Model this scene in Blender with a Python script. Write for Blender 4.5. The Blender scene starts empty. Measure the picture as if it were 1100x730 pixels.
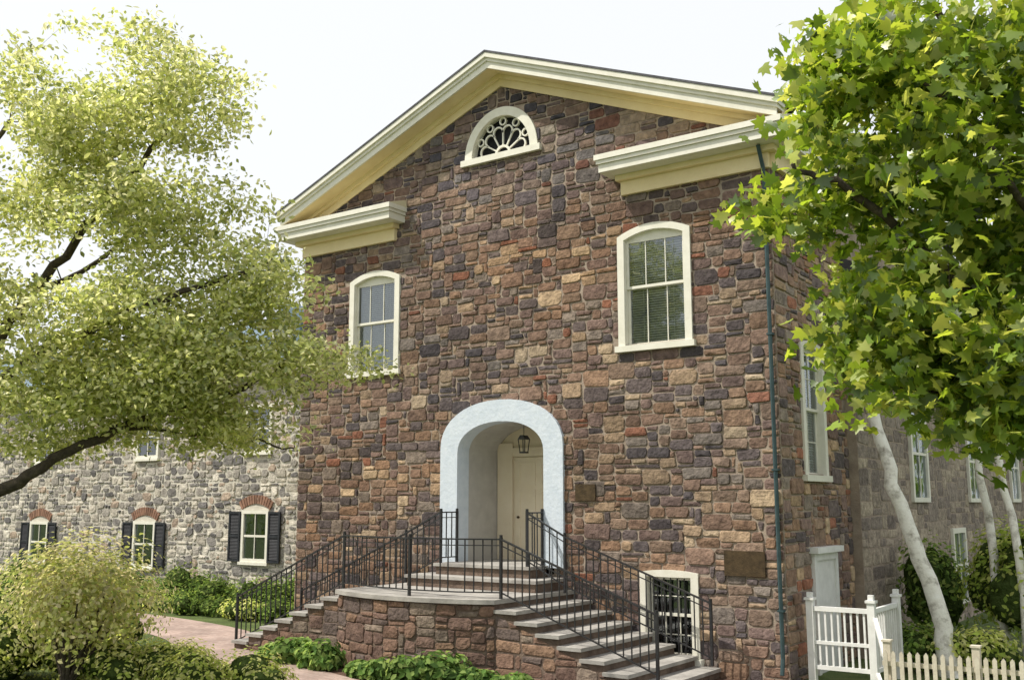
import bpy, math, random
import numpy as np
from mathutils import Vector, Matrix
from mathutils import noise as mn
R = random.Random(7)
NR = np.random.default_rng(11)
scene = bpy.context.scene
GZ = 0.1

# ------------------------------------------------------------------ helpers
def link(o, parent=None):
    scene.collection.objects.link(o)
    if parent: o.parent = parent
    return o
def empty(name):
    e = bpy.data.objects.new(name, None); scene.collection.objects.link(e); return e
def mesh(name, v, f, mat=None, parent=None, cols=None, smooth=False, loc=None, rotz=None):
    me = bpy.data.meshes.new(name); me.from_pydata([tuple(p) for p in v], [], [tuple(q) for q in f]); me.update()
    if mat: me.materials.append(mat)
    if cols is not None:
        a = me.color_attributes.new("Col", 'FLOAT_COLOR', 'POINT')
        arr = np.ones((len(v), 4), dtype=np.float32); arr[:, :3] = np.array(cols, dtype=np.float32)
        a.data.foreach_set("color", arr.ravel())
    if smooth: me.polygons.foreach_set("use_smooth", [True]*len(me.polygons))
    o = bpy.data.objects.new(name, me); link(o, parent)
    if loc: o.location = loc
    if rotz is not None: o.rotation_euler = (0, 0, rotz)
    return o
class MB:
    def __init__(s): s.v=[]; s.f=[]; s.c=[]
    def add(s, v, f, c=None):
        n=len(s.v); s.v+=list(v); s.f+=[tuple(i+n for i in q) for q in f]
        if c is not None: s.c+=[c]*len(v)
    def box(s, x0,x1,y0,y1,z0,z1, c=None):
        v=[(x0,y0,z0),(x1,y0,z0),(x1,y1,z0),(x0,y1,z0),(x0,y0,z1),(x1,y0,z1),(x1,y1,z1),(x0,y1,z1)]
        s.add(v,[(0,3,2,1),(4,5,6,7),(0,1,5,4),(1,2,6,5),(2,3,7,6),(3,0,4,7)],c)
    def prism(s, poly, y0, y1, ax='y'):
        n=len(poly)
        if ax=='y': v=[(p[0],y0,p[1]) for p in poly]+[(p[0],y1,p[1]) for p in poly]
        elif ax=='x': v=[(y0,p[0],p[1]) for p in poly]+[(y1,p[0],p[1]) for p in poly]
        else: v=[(p[0],p[1],y0) for p in poly]+[(p[0],p[1],y1) for p in poly]
        f=[tuple(range(n)), tuple(reversed(range(n,2*n)))]+[(i,i+n,(i+1)%n+n,(i+1)%n) for i in range(n)]
        s.add(v,f)
    def ring(s, outer, inner, y0, y1, closed=True, ax='y'):
        n=len(outer)
        def P(p,y): return (p[0],y,p[1]) if ax=='y' else (y,p[0],p[1])
        v=[P(p,y0) for p in outer]+[P(p,y0) for p in inner]+[P(p,y1) for p in outer]+[P(p,y1) for p in inner]
        f=[]
        for i in range(n if closed else n-1):
            j=(i+1)%n
            f+=[(i,j,n+j,n+i),(2*n+i,3*n+i,3*n+j,2*n+j),(i,2*n+i,2*n+j,j),(n+i,n+j,3*n+j,3*n+i)]
        if not closed:
            f+=[(0,n,3*n,2*n),(n-1,3*n-1,4*n-1,2*n-1)]
        s.add(v,f)
    def bar(s, a, b, w, h=None, seg=4):
        a=Vector(a); b=Vector(b); d=(b-a)
        if d.length<1e-6: return
        d.normalize(); up=Vector((0,0,1)) if abs(d.z)<.95 else Vector((1,0,0))
        x=d.cross(up).normalized(); z=x.cross(d).normalized(); h=h or w
        v=[]
        for p in (a,b):
            for i in range(seg):
                t=2*math.pi*(i+.5)/seg; k=math.sqrt(2) if seg==4 else 1
                v.append(tuple(p+x*(math.cos(t)*w/2*k)+z*(math.sin(t)*h/2*k)))
        f=[(i,(i+1)%seg,seg+(i+1)%seg,seg+i) for i in range(seg)]+[tuple(reversed(range(seg))),tuple(range(seg,2*seg))]
        s.add(v,f)
    def tube(s, pts, rad, seg=6):
        pts=[Vector(p) for p in pts]; v=[]
        for i,p in enumerate(pts):
            d=(pts[min(i+1,len(pts)-1)]-pts[max(i-1,0)])
            if d.length<1e-7: d=Vector((0,0,1))
            d.normalize(); up=Vector((0,1,.02)) if abs(d.y)<.9 else Vector((1,0,0))
            x=d.cross(up).normalized(); y=d.cross(x)
            for k in range(seg):
                t=2*math.pi*k/seg; v.append(tuple(p+(x*math.cos(t)+y*math.sin(t))*rad[i]))
        f=[]
        for i in range(len(pts)-1):
            for k in range(seg):
                f.append((i*seg+k,i*seg+(k+1)%seg,(i+1)*seg+(k+1)%seg,(i+1)*seg+k))
        s.add(v,f)
    def obj(s,name,mat,parent=None,**k):
        return mesh(name,s.v,s.f,mat,parent,cols=(s.c if s.c else None),**k)

# ------------------------------------------------------------------ materials
def newmat(name):
    m=bpy.data.materials.new(name); m.use_nodes=True
    nt=m.node_tree; b=nt.nodes["Principled BSDF"]; return m,nt,b
def N(nt,t,**k):
    n=nt.nodes.new(t)
    for a,v in k.items(): setattr(n,a,v)
    return n
def noisy(name, c1, c2, scale=3, rough=.8, bump=.2, bscale=30, bdist=.01, detail=4, attr=False, spec=.3, metal=0, c3=None):
    m,nt,b=newmat(name); L=nt.links
    tc=N(nt,'ShaderNodeTexCoord')
    no=N(nt,'ShaderNodeTexNoise'); no.inputs['Scale'].default_value=scale; no.inputs['Detail'].default_value=detail; no.inputs['Roughness'].default_value=.65
    L.new(tc.outputs['Object'],no.inputs['Vector'])
    r=N(nt,'ShaderNodeValToRGB'); r.color_ramp.elements[0].position=.3; r.color_ramp.elements[1].position=.7
    r.color_ramp.elements[0].color=(*c1,1); r.color_ramp.elements[1].color=(*c2,1)
    if c3:
        e=r.color_ramp.elements.new(.52); e.color=(*c3,1)
    L.new(no.outputs['Fac'],r.inputs['Fac'])
    if attr:
        at=N(nt,'ShaderNodeAttribute',attribute_name='Col')
        mx=N(nt,'ShaderNodeMix',data_type='RGBA',blend_type='MULTIPLY'); mx.inputs['Factor'].default_value=1
        L.new(at.outputs['Color'],mx.inputs['A']); L.new(r.outputs['Color'],mx.inputs['B'])
        L.new(mx.outputs['Result'],b.inputs['Base Color'])
    else: L.new(r.outputs['Color'],b.inputs['Base Color'])
    if bump>0:
        n2=N(nt,'ShaderNodeTexNoise'); n2.inputs['Scale'].default_value=bscale; n2.inputs['Detail'].default_value=3
        L.new(tc.outputs['Object'],n2.inputs['Vector'])
        bp=N(nt,'ShaderNodeBump'); bp.inputs['Strength'].default_value=bump; bp.inputs['Distance'].default_value=bdist
        L.new(n2.outputs['Fac'],bp.inputs['Height']); L.new(bp.outputs['Normal'],b.inputs['Normal'])
    b.inputs['Roughness'].default_value=rough; b.inputs['Metallic'].default_value=metal
    b.inputs['Specular IOR Level'].default_value=spec
    return m
M_stone=noisy('stone_blocks',(.60,.58,.58),(1.42,1.39,1.34),scale=7,rough=.92,bump=.9,bscale=18,bdist=.03,attr=True,spec=.12)
M_mort=noisy('mortar',(.25,.20,.16),(.40,.33,.265),scale=4,rough=.95,bump=.8,bscale=40,bdist=.01,spec=.1)
M_mortL=noisy('mortar_light',(.46,.43,.36),(.62,.59,.51),scale=3,rough=.95,bump=.7,bscale=40,spec=.1)
M_white=noisy('cream_paint',(.68,.66,.56),(.78,.76,.67),scale=5,rough=.55,bump=.08,bscale=50)
M_trim=noisy('cornice_paint',(.62,.56,.38),(.70,.64,.46),scale=3,rough=.6,bump=.08,bscale=40)
M_soff=noisy('soffit_paint',(.74,.61,.36),(.82,.70,.44),scale=2.5,rough=.65,bump=.06)
M_blue=noisy('pale_blue_painted_brick',(.54,.61,.69),(.64,.70,.77),scale=7,rough=.6,bump=.5,bscale=14,bdist=.015)
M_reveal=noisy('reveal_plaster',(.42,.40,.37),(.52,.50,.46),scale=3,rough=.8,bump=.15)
M_door=noisy('door_cream',(.70,.60,.45),(.76,.67,.52),scale=3,rough=.5,bump=.05)
M_roof=noisy('roof_slate',(.05,.05,.055),(.11,.11,.12),scale=6,rough=.8,bump=.5,bscale=25)
M_roofL=noisy('roof_blue_slate',(.09,.14,.18),(.16,.22,.27),scale=6,rough=.7,bump=.5,bscale=25)
M_iron=noisy('black_iron',(.012,.012,.014),(.03,.03,.032),scale=20,rough=.45,bump=.1,spec=.5)
M_flag=noisy('flagstone',(.24,.225,.21),(.44,.42,.39),scale=2.5,rough=.85,bump=.4,bscale=25,c3=(.35,.335,.31))
M_dark=noisy('dark_interior',(.010,.011,.012),(.025,.025,.028),scale=2,rough=.9,bump=0)
M_shut=noisy('black_shutter_paint',(.012,.014,.018),(.03,.033,.04),scale=6,rough=.5,bump=.1)
M_pipe=noisy('copper_patina_pipe',(.025,.05,.055),(.05,.085,.09),scale=4,rough=.6,bump=.15)
M_brick=noisy('red_brick_blocks',(.7,.7,.7),(1.25,1.2,1.15),scale=8,rough=.9,bump=.5,bscale=30,attr=True,spec=.15)
M_bronze=noisy('bronze_plaque',(.05,.035,.02),(.11,.075,.04),scale=12,rough=.5,bump=.5,bscale=60,metal=.4)
M_blind=noisy('white_blinds',(.62,.62,.60),(.74,.74,.72),scale=3,rough=.6,bump=0)
M_whitewood=noisy('white_wood',(.68,.68,.66),(.8,.8,.78),scale=6,rough=.5,bump=.15,bscale=40)
M_fence=noisy('weathered_fence_wood',(.48,.43,.34),(.64,.59,.48),scale=6,rough=.8,bump=.3,bscale=40)
M_bark=noisy('dark_bark',(.035,.028,.022),(.10,.08,.06),scale=9,rough=.95,bump=1,bscale=24,bdist=.03)
M_birch=noisy('pale_bark',(.26,.23,.19),(.85,.83,.78),scale=4.5,rough=.8,bump=.6,bscale=18,bdist=.02,c3=(.78,.75,.69))
M_ground=noisy('lawn_ground',(.06,.08,.022),(.16,.18,.06),scale=1.4,rough=.95,bump=.9,bscale=40,bdist=.04,c3=(.09,.13,.035),detail=8)
M_mulch=noisy('mulch',(.06,.035,.025),(.20,.12,.085),scale=12,rough=.95,bump=1,bscale=50,bdist=.03)
def pathmat():
    m,nt,b=newmat('brick_paving'); L=nt.links
    tc=N(nt,'ShaderNodeTexCoord'); br=N(nt,'ShaderNodeTexBrick')
    br.inputs['Scale'].default_value=4.4; br.inputs['Color1'].default_value=(.30,.21,.18,1); br.inputs['Color2'].default_value=(.40,.30,.26,1)
    br.inputs['Mortar'].default_value=(.25,.22,.19,1); br.inputs['Mortar Size'].default_value=.012
    L.new(tc.outputs['Object'],br.inputs['Vector'])
    no=N(nt,'ShaderNodeTexNoise'); no.inputs['Scale'].default_value=1.5; no.inputs['Detail'].default_value=8
    L.new(tc.outputs['Object'],no.inputs['Vector'])
    mx=N(nt,'ShaderNodeMix',data_type='RGBA',blend_type='OVERLAY'); mx.inputs['Factor'].default_value=.6
    L.new(br.outputs['Color'],mx.inputs['A']); L.new(no.outputs['Fac'],mx.inputs['B']); L.new(mx.outputs['Result'],b.inputs['Base Color'])
    b.inputs['Roughness'].default_value=.9
    bp=N(nt,'ShaderNodeBump'); bp.inputs['Strength'].default_value=.4; bp.inputs['Distance'].default_value=.01
    L.new(br.outputs['Fac'],bp.inputs['Height']); bp.invert=True; L.new(bp.outputs['Normal'],b.inputs['Normal'])
    return m
M_path=pathmat()
def glassmat():
    m=bpy.data.materials.new('window_glass'); m.use_nodes=True; nt=m.node_tree; L=nt.links
    nt.nodes.clear(); out=N(nt,'ShaderNodeOutputMaterial'); g=N(nt,'ShaderNodeBsdfGlossy'); t=N(nt,'ShaderNodeBsdfTransparent'); mx=N(nt,'ShaderNodeMixShader')
    g.inputs['Roughness'].default_value=.03; g.inputs['Color'].default_value=(.8,.86,.9,1); t.inputs['Color'].default_value=(.75,.8,.8,1)
    f=N(nt,'ShaderNodeFresnel'); f.inputs['IOR'].default_value=1.6
    ad=N(nt,'ShaderNodeMath',operation='ADD'); ad.inputs[1].default_value=.14
    no=N(nt,'ShaderNodeTexNoise'); no.inputs['Scale'].default_value=1.2; bp=N(nt,'ShaderNodeBump'); bp.inputs['Strength'].default_value=.2; bp.inputs['Distance'].default_value=.06
    L.new(no.outputs['Fac'],bp.inputs['Height']); L.new(bp.outputs['Normal'],g.inputs['Normal'])
    L.new(f.outputs['Fac'],ad.inputs[0]); L.new(ad.outputs[0],mx.inputs['Fac']); L.new(t.outputs[0],mx.inputs[1]); L.new(g.outputs[0],mx.inputs[2]); L.new(mx.outputs[0],out.inputs['Surface'])
    return m
M_glass=glassmat()
def leafmat(name,trans=.45,gain=1.0,gloss=0.0):
    m=bpy.data.materials.new(name); m.use_nodes=True; nt=m.node_tree; L=nt.links
    nt.nodes.clear(); out=N(nt,'ShaderNodeOutputMaterial')
    at=N(nt,'ShaderNodeAttribute',attribute_name='Col')
    d=N(nt,'ShaderNodeBsdfDiffuse')
    t=N(nt,'ShaderNodeBsdfTranslucent'); mx=N(nt,'ShaderNodeMixShader'); mx.inputs['Fac'].default_value=trans
    hs=N(nt,'ShaderNodeHueSaturation'); hs.inputs['Hue'].default_value=.485; hs.inputs['Saturation'].default_value=1.1; hs.inputs['Value'].default_value=1.5*gain
    L.new(at.outputs['Color'],d.inputs['Color']); L.new(at.outputs['Color'],hs.inputs['Color']); L.new(hs.outputs['Color'],t.inputs['Color'])
    L.new(d.outputs[0],mx.inputs[1]); L.new(t.outputs[0],mx.inputs[2])
    if gloss>0:
        g=N(nt,'ShaderNodeBsdfGlossy'); g.inputs['Roughness'].default_value=.38; g.inputs['Color'].default_value=(1,1,1,1)
        m2=N(nt,'ShaderNodeMixShader'); m2.inputs['Fac'].default_value=gloss
        L.new(mx.outputs[0],m2.inputs[1]); L.new(g.outputs[0],m2.inputs[2]); L.new(m2.outputs[0],out.inputs['Surface'])
    else: L.new(mx.outputs[0],out.inputs['Surface'])
    return m
M_leaf=leafmat('leaves',.45)
M_leafT=leafmat('tree_leaves',.5,1.15,.05)

# ------------------------------------------------------------------ masonry
def clip(poly,a,b,c):
    out=[]
    for i in range(len(poly)):
        p=poly[i]; q=poly[(i+1)%len(poly)]
        dp=a*p[0]+b*p[1]-c; dq=a*q[0]+b*q[1]-c
        if dp<=0: out.append(p)
        if (dp<0<dq) or (dq<0<dp):
            t=dp/(dp-dq); out.append((p[0]+(q[0]-p[0])*t,p[1]+(q[1]-p[1])*t))
    return out
def layout(x0,x1,z0,z1,cx,cz,sizes):
    nx=max(1,int(round((x1-x0)/cx))); nz=max(1,int(round((z1-z0)/cz)))
    cx=(x1-x0)/nx; cz=(z1-z0)/nz
    occ=[[False]*nx for _ in range(nz)]; out=[]
    offs=[[R.uniform(-.32,.32)*cz if 0<j<nz else 0 for i in range(nx+1)] for j in range(nz+1)]
    for j in range(nz+1):
        for i in range(1,nx+1): offs[j][i]=offs[j][i-1]*.82+offs[j][i]*.35
    offx=[[R.uniform(-.35,.35)*cx if 0<i<nx else 0 for i in range(nx+1)] for j in range(nz+1)]
    for j in range(nz):
        for i in range(nx):
            if occ[j][i]: continue
            w,h=R.choice(sizes)
            ww=0
            while ww<w and i+ww<nx and not occ[j][i+ww]: ww+=1
            hh=1
            while hh<h and j+hh<nz and all(not occ[j+hh][i+k] for k in range(ww)): hh+=1
            for a in range(hh):
                for k in range(ww): occ[j+a][i+k]=True
            def P(ii,jj): return (x0+ii*cx+offx[jj][ii]*.6, z0+jj*cz+offs[jj][ii])
            out.append([P(i,j),P(i+ww,j),P(i+ww,j+hh),P(i,j+hh)])
    return out
def area(p):
    return abs(sum(p[i][0]*p[(i+1)%len(p)][1]-p[(i+1)%len(p)][0]*p[i][1] for i in range(len(p))))/2
def cut_holes(st,holes):
    for (hx0,hx1,hz0,hz1) in holes:
        new=[]
        for p in st:
            xs=[q[0] for q in p]; zs=[q[1] for q in p]
            if min(xs)>=hx1 or max(xs)<=hx0 or min(zs)>=hz1 or max(zs)<=hz0: new.append(p); continue
            best=None;ba=0
            for a,b,c in ((1,0,hx0),(-1,0,-hx1),(0,1,hz0),(0,-1,-hz1)):
                r=clip(p,a,b,c)
                if len(r)<3: continue
                ar=area(r)
                if ar>ba: ba=ar;best=r
            if best and ba>.003: new.append(best)
        st=new
    return st
def masonry(name,polys,mp,palette,parent,mat=None,gap=.013,jit=.008,depth=(.008,.035),round_=.25,tint=None,var=.18):
    mb=MB()
    cols_w=[c for c,w in palette for _ in range(w)]
    for p in polys:
        if len(p)<3 or area(p)<.002: continue
        cx=sum(q[0] for q in p)/len(p); cz=sum(q[1] for q in p)/len(p)
        w=max(q[0] for q in p)-min(q[0] for q in p); h=max(q[1] for q in p)-min(q[1] for q in p)
        if w<.04 or h<.03: continue
        g=gap*R.uniform(.6,1.5)
        kx=1-2*g/w; kz=1-2*g/h
        if kx<.3 or kz<.3: continue
        q=[(cx+(a-cx)*kx,cz+(b-cz)*kz) for a,b in p]
        o=[]; n=len(q); m=min(w,h)
        for i in range(n):
            a=q[i-1];b=q[i];c=q[(i+1)%n]
            for e,s in ((a,1),(c,1)):
                L=math.hypot(e[0]-b[0],e[1]-b[1])+1e-6; t=min(.45,R.uniform(.06,round_)*m/L)
                o.append((b[0]+(e[0]-b[0])*t+R.uniform(-jit,jit),b[1]+(e[1]-b[1])*t+R.uniform(-jit,jit)))
        d=R.uniform(*depth); n=len(o); ins=.010
        k1=max(.4,1-2*ins/w); k2=max(.4,1-2*ins/h)
        tiltx=R.uniform(-.012,.012)/max(w,.2); tiltz=R.uniform(-.012,.012)/max(h,.15)
        v=[mp(a,b,-.01) for a,b in o]+[mp(a,b,d*.55) for a,b in o]
        v+=[mp(cx+(a-cx)*k1,cz+(b-cz)*k2,d+tiltx*(a-cx)+tiltz*(b-cz)) for a,b in o]
        v.append(mp(cx+R.uniform(-.2,.2)*w,cz+R.uniform(-.2,.2)*h,d+R.uniform(0,.012)))
        f=[]
        for i in range(n):
            j=(i+1)%n
            f+=[(i,j,n+j,n+i),(n+i,n+j,2*n+j,2*n+i),(2*n+i,2*n+j,3*n)]
        c=R.choice(cols_w); s=R.uniform(1-var,1+var)
        t=tint(cx,cz) if tint else (1,1,1)
        mb.add(v,f,(c[0]*s*t[0],c[1]*s*t[1],c[2]*s*t[2]))
    return mb.obj(name,mat or M_stone,parent)
PAL=[((.185,.128,.102),6),((.150,.110,.102),6),((.112,.094,.097),5),((.215,.145,.105),4),((.20,.148,.118),4),((.28,.21,.15),3),((.20,.098,.07),1),((.175,.152,.138),3),((.08,.071,.077),3),((.35,.28,.205),1)]
PALL=[((.33,.31,.28),4),((.22,.21,.20),4),((.45,.42,.36),4),((.145,.14,.14),2),((.37,.30,.24),2),((.53,.50,.44),2)]
PALW=[((.31,.265,.215),4),((.25,.215,.185),4),((.36,.31,.245),3),((.20,.17,.15),2)]
PALB=[((.20,.13,.10),4),((.16,.108,.09),3),((.235,.155,.11),3),((.14,.11,.10),3),((.21,.17,.14),2)]
SZ=[(2,1),(3,1),(3,1),(3,2),(4,2),(3,2),(2,2),(3,1),(4,2),(4,2),(3,2),(2,1),(5,2),(5,3),(4,1)]
SZL=[(1,1),(2,1),(2,2),(3,2),(2,1),(3,1),(1,1)]

# ------------------------------------------------------------------ MAIN HOUSE
house=empty('stone_house')
XL,XR=-5.6,5.57
HW=5.585
SL=.395
def rake(x): return 11.34-SL*abs(x)
wall=MB()
T=.45
wall.prism([(XL,-.3),(XR,-.3),(XR,rake(XR)),(0,11.34),(XL,rake(XL))],0,T)
wobj=wall.obj('front_wall',M_mort,house)
def arch_pts(hw,zs,zc,z0,n=20,c=0,p=2.15):
    pts=[(c-hw,z0)]
    for i in range(n+1):
        t=math.pi-math.pi*i/n
        ct,st=math.cos(t),math.sin(t)
        pts.append((c+hw*math.copysign(abs(ct)**(2/p),ct),zs+(zc-zs)*abs(st)**(2/p)))
    pts.append((c+hw,z0)); return pts
def seg_top(c,hw,z0,zs,zc,n=10):
    pts=[(c-hw,z0)]
    for i in range(n+1):
        x=-hw+2*hw*i/n; pts.append((c+x,zs+(zc-zs)*(1-(x/hw)**2)))
    pts.append((c+hw,z0)); return pts
WX=3.37
def cutter(poly,obj,y0=-.5,y1=1.0,ax='y'):
    m=MB(); m.prism(list(reversed(poly)) ,y0,y1,ax); c=m.obj('cutter',None)
    md=obj.modifiers.new('b','BOOLEAN'); md.operation='DIFFERENCE'; md.object=c; md.solver='EXACT'
    return c
def apply_cut(obj,cs):
    import bmesh
    for c in cs:
        b=bmesh.new(); b.from_mesh(c.data); bmesh.ops.recalc_face_normals(b,faces=b.faces); b.to_mesh(c.data); b.free()
    b=bmesh.new(); b.from_mesh(obj.data); bmesh.ops.recalc_face_normals(b,faces=b.faces); b.to_mesh(obj.data); b.free()
    dg=bpy.context.evaluated_depsgraph_get(); dg.update()
    me=bpy.data.meshes.new_from_object(obj.evaluated_get(dg)); obj.modifiers.clear(); obj.data=me
    for c in cs: bpy.data.objects.remove(c)
Win=[(-WX,.64,5.68,7.62,7.76),(WX,.64,5.68,7.62,7.76)]
cs=[]
for c,hw,z0,zs,zc in Win: cs.append(cutter(seg_top(c,hw,z0,zs,zc),wobj))
cs.append(cutter(arch_pts(1.2,3.95,4.65,1.6),wobj))
BW=(3.53,.46,.38,1.68)
cs.append(cutter([(BW[0]-BW[1],BW[2]),(BW[0]-BW[1],BW[3]),(BW[0]+BW[1],BW[3]),(BW[0]+BW[1],BW[2])],wobj))
FZ=9.83
def fan(hw,h,z0=FZ,n=28): return [(hw*math.cos(math.pi-math.pi*i/n),z0+h*math.sin(math.pi*i/n)) for i in range(n+1)]
cs.append(cutter(fan(.78,.84),wobj))
apply_cut(wobj,cs)
st=layout(XL,XR,-.2,11.3,.110,.094,SZ)
st2=[]
for p in st:
    for s in (1,-1):
        p=clip(p,SL*s,1,11.30)
    if len(p)>2: st2.append(p)
holes=[(c-.7,c+.7,z0-.04,zs+.1) for c,hw,z0,zs,zc in Win]
holes+=[(BW[0]-.5,BW[0]+.5,BW[2]-.04,BW[3]+.04)]
holes+=[(-1.3,1.3,1.2,3.95)]
for i in range(8):
    z=3.95+.097*i; zz=(z+.05-3.95)/.78
    x=1.3*(1-zz**2.15)**(1/2.15) if zz<1 else 0
    if x>.1: holes.append((-x,x,z,z+.1))
for i in range(8):
    z=FZ-.05+.12*i; zz=max(0,(z+.03-FZ)/.95)
    if zz<1: x=.82*math.sqrt(1-zz*zz); holes.append((-x,x,z,z+.13))
st2=cut_holes(st2,holes)
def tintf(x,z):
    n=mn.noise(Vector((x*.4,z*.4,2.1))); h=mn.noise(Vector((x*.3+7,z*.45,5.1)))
    up=max(0,min(1,(z-7.6)/2.4))  # gable shade painted into the stone colour: darker and bluer towards the top
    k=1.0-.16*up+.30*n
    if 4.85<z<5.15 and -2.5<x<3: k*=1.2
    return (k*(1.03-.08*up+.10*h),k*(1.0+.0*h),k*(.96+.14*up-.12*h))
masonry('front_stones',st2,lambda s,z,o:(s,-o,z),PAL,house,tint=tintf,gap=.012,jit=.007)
sw=MB(); sw.prism([(T,-.3),(13,-.3),(13,8.9),(T,8.9)],XR-.45,XR,'x')
swo=sw.obj('side_wall',M_mort,house)
SWn=(1.55,.5,3.38,5.6)
c1=cutter([(SWn[0]-.46,SWn[2]),(SWn[0]+.46,SWn[2]),(SWn[0]+.46,SWn[3]),(SWn[0]-.46,SWn[3])],swo,XR-1,XR+1,'x')
apply_cut(swo,[c1])
st=layout(0,3.4,-.2,8.8,.112,.098,SZ)
st=cut_holes(st,[(1.05,2.05,3.3,5.68),(1.15,2.35,-.3,2.05)])
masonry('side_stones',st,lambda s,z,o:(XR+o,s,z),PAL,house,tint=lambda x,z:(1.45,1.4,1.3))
lw=MB(); lw.box(XL,XL+.45,T,13,-.3,8.9); lw.box(XL,XR,12.6,13,-.3,8.9); lw.prism([(XL,8.9),(XR,8.9),(0,11.3)],12.6,13)
lw.obj('rear_walls',M_mort,house)
def slab(mb,xa,za,xb,zb,t,y0,y1):
    mb.prism([(xa,za-t),(xb,zb-t),(xb,zb),(xa,za)],y0,y1)
rf=MB(); RO=.56; EX=5.98
def rz(x,o): return 11.34+o-SL*abs(x)
slab(rf,-EX-.04,rz(EX+.04,.48),0,rz(0,.48),.04,-RO-.045,13.3)
slab(rf,0.0,rz(0,.48),EX+.04,rz(EX+.04,.48),.04,-RO-.045,13.3)
rf.obj('roof',M_roof,house)
rk=MB(); rs=MB(); rfz=MB()
for s in (-1,1):
    def pr(mb,o0,o1,y0,y1,x1=EX,x0=0.0):
        a=[(s*x0,rz(x0,o0)),(s*x1,rz(x1,o0)),(s*x1,rz(x1,o1)),(s*x0,rz(x0,o1))]
        if s<0: a=a[::-1]
        mb.prism(a,y0,y1)
    pr(rk,.34,.437,-RO-.03,-RO+.30)
    pr(rk,.27,.34,-RO+.015,-RO+.30,EX-.03)
    pr(rk,.13,.27,-RO+.05,-RO+.09,EX-.06)
    pr(rs,.15,.19,-RO+.093,-.003,EX-.06)
    pr(rs,.19,.436,-RO+.303,-.003,EX-.06)
    pr(rfz,-.10,.147,-.055,-.003,5.55)
    pr(rfz,.06,.147,-.13,-.058,5.6)
rk.obj('rake_moulding',M_white,house); rs.obj('rake_soffit',M_soff,house); rfz.obj('rake_frieze',M_soff,house)
cr=MB(); cf=MB(); ct=MB()
for s in (-1,1):
    xi,xo=2.55,EX
    def bx(mb,a,b,y0,y1,z0,z1):
        x0,x1=sorted((s*a,s*b)); mb.box(x0,x1,y0,y1,z0,z1)
    bx(cr,xi-.06,xo+.03,-RO-.03,.0,9.02,9.12)
    bx(cr,xi-.03,xo,-RO+.0,.0,8.95,9.017)
    bx(cr,xi+.0,xo-.03,-RO+.04,.0,8.80,8.947)
    bx(cf,xi+.16,xo-.25,-.20,-.0,8.70,8.797)
    bx(cf,xi+.22,5.59,-.10,-.0,8.44,8.697)
    x0,x1=sorted((s*(xi-.05),s*(xo+.02)))
    v=[(x0,-RO-.02,9.123),(x1,-RO-.02,9.123),(x1,-.0,9.123),(x0,-.0,9.123),(x0,-.0,9.30),(x1,-.0,9.30)]
    ct.add(v,[(0,1,5,4),(0,3,2,1),(0,4,3),(1,2,5),(3,4,5,2)])
    bx(cr,HW+.003,xo+.027,.003,13,9.02,9.12); bx(cr,HW+.003,xo-.03,.003,13,8.8,9.017)
    bx(cf,HW+.003,HW+.10,.003,13,8.45,8.797)
cr.obj('cornice_return_moulding',M_white,house); cf.obj('cornice_frieze',M_soff,house); ct.obj('cornice_return_cap',M_trim,house)
ch=MB(); ch.box(-5.2,-4.5,6.0,6.8,8.9,11.1); ch.box(-5.27,-4.43,5.93,6.87,11.1,11.22); ch.obj('chimney',M_mort,house)
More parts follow.
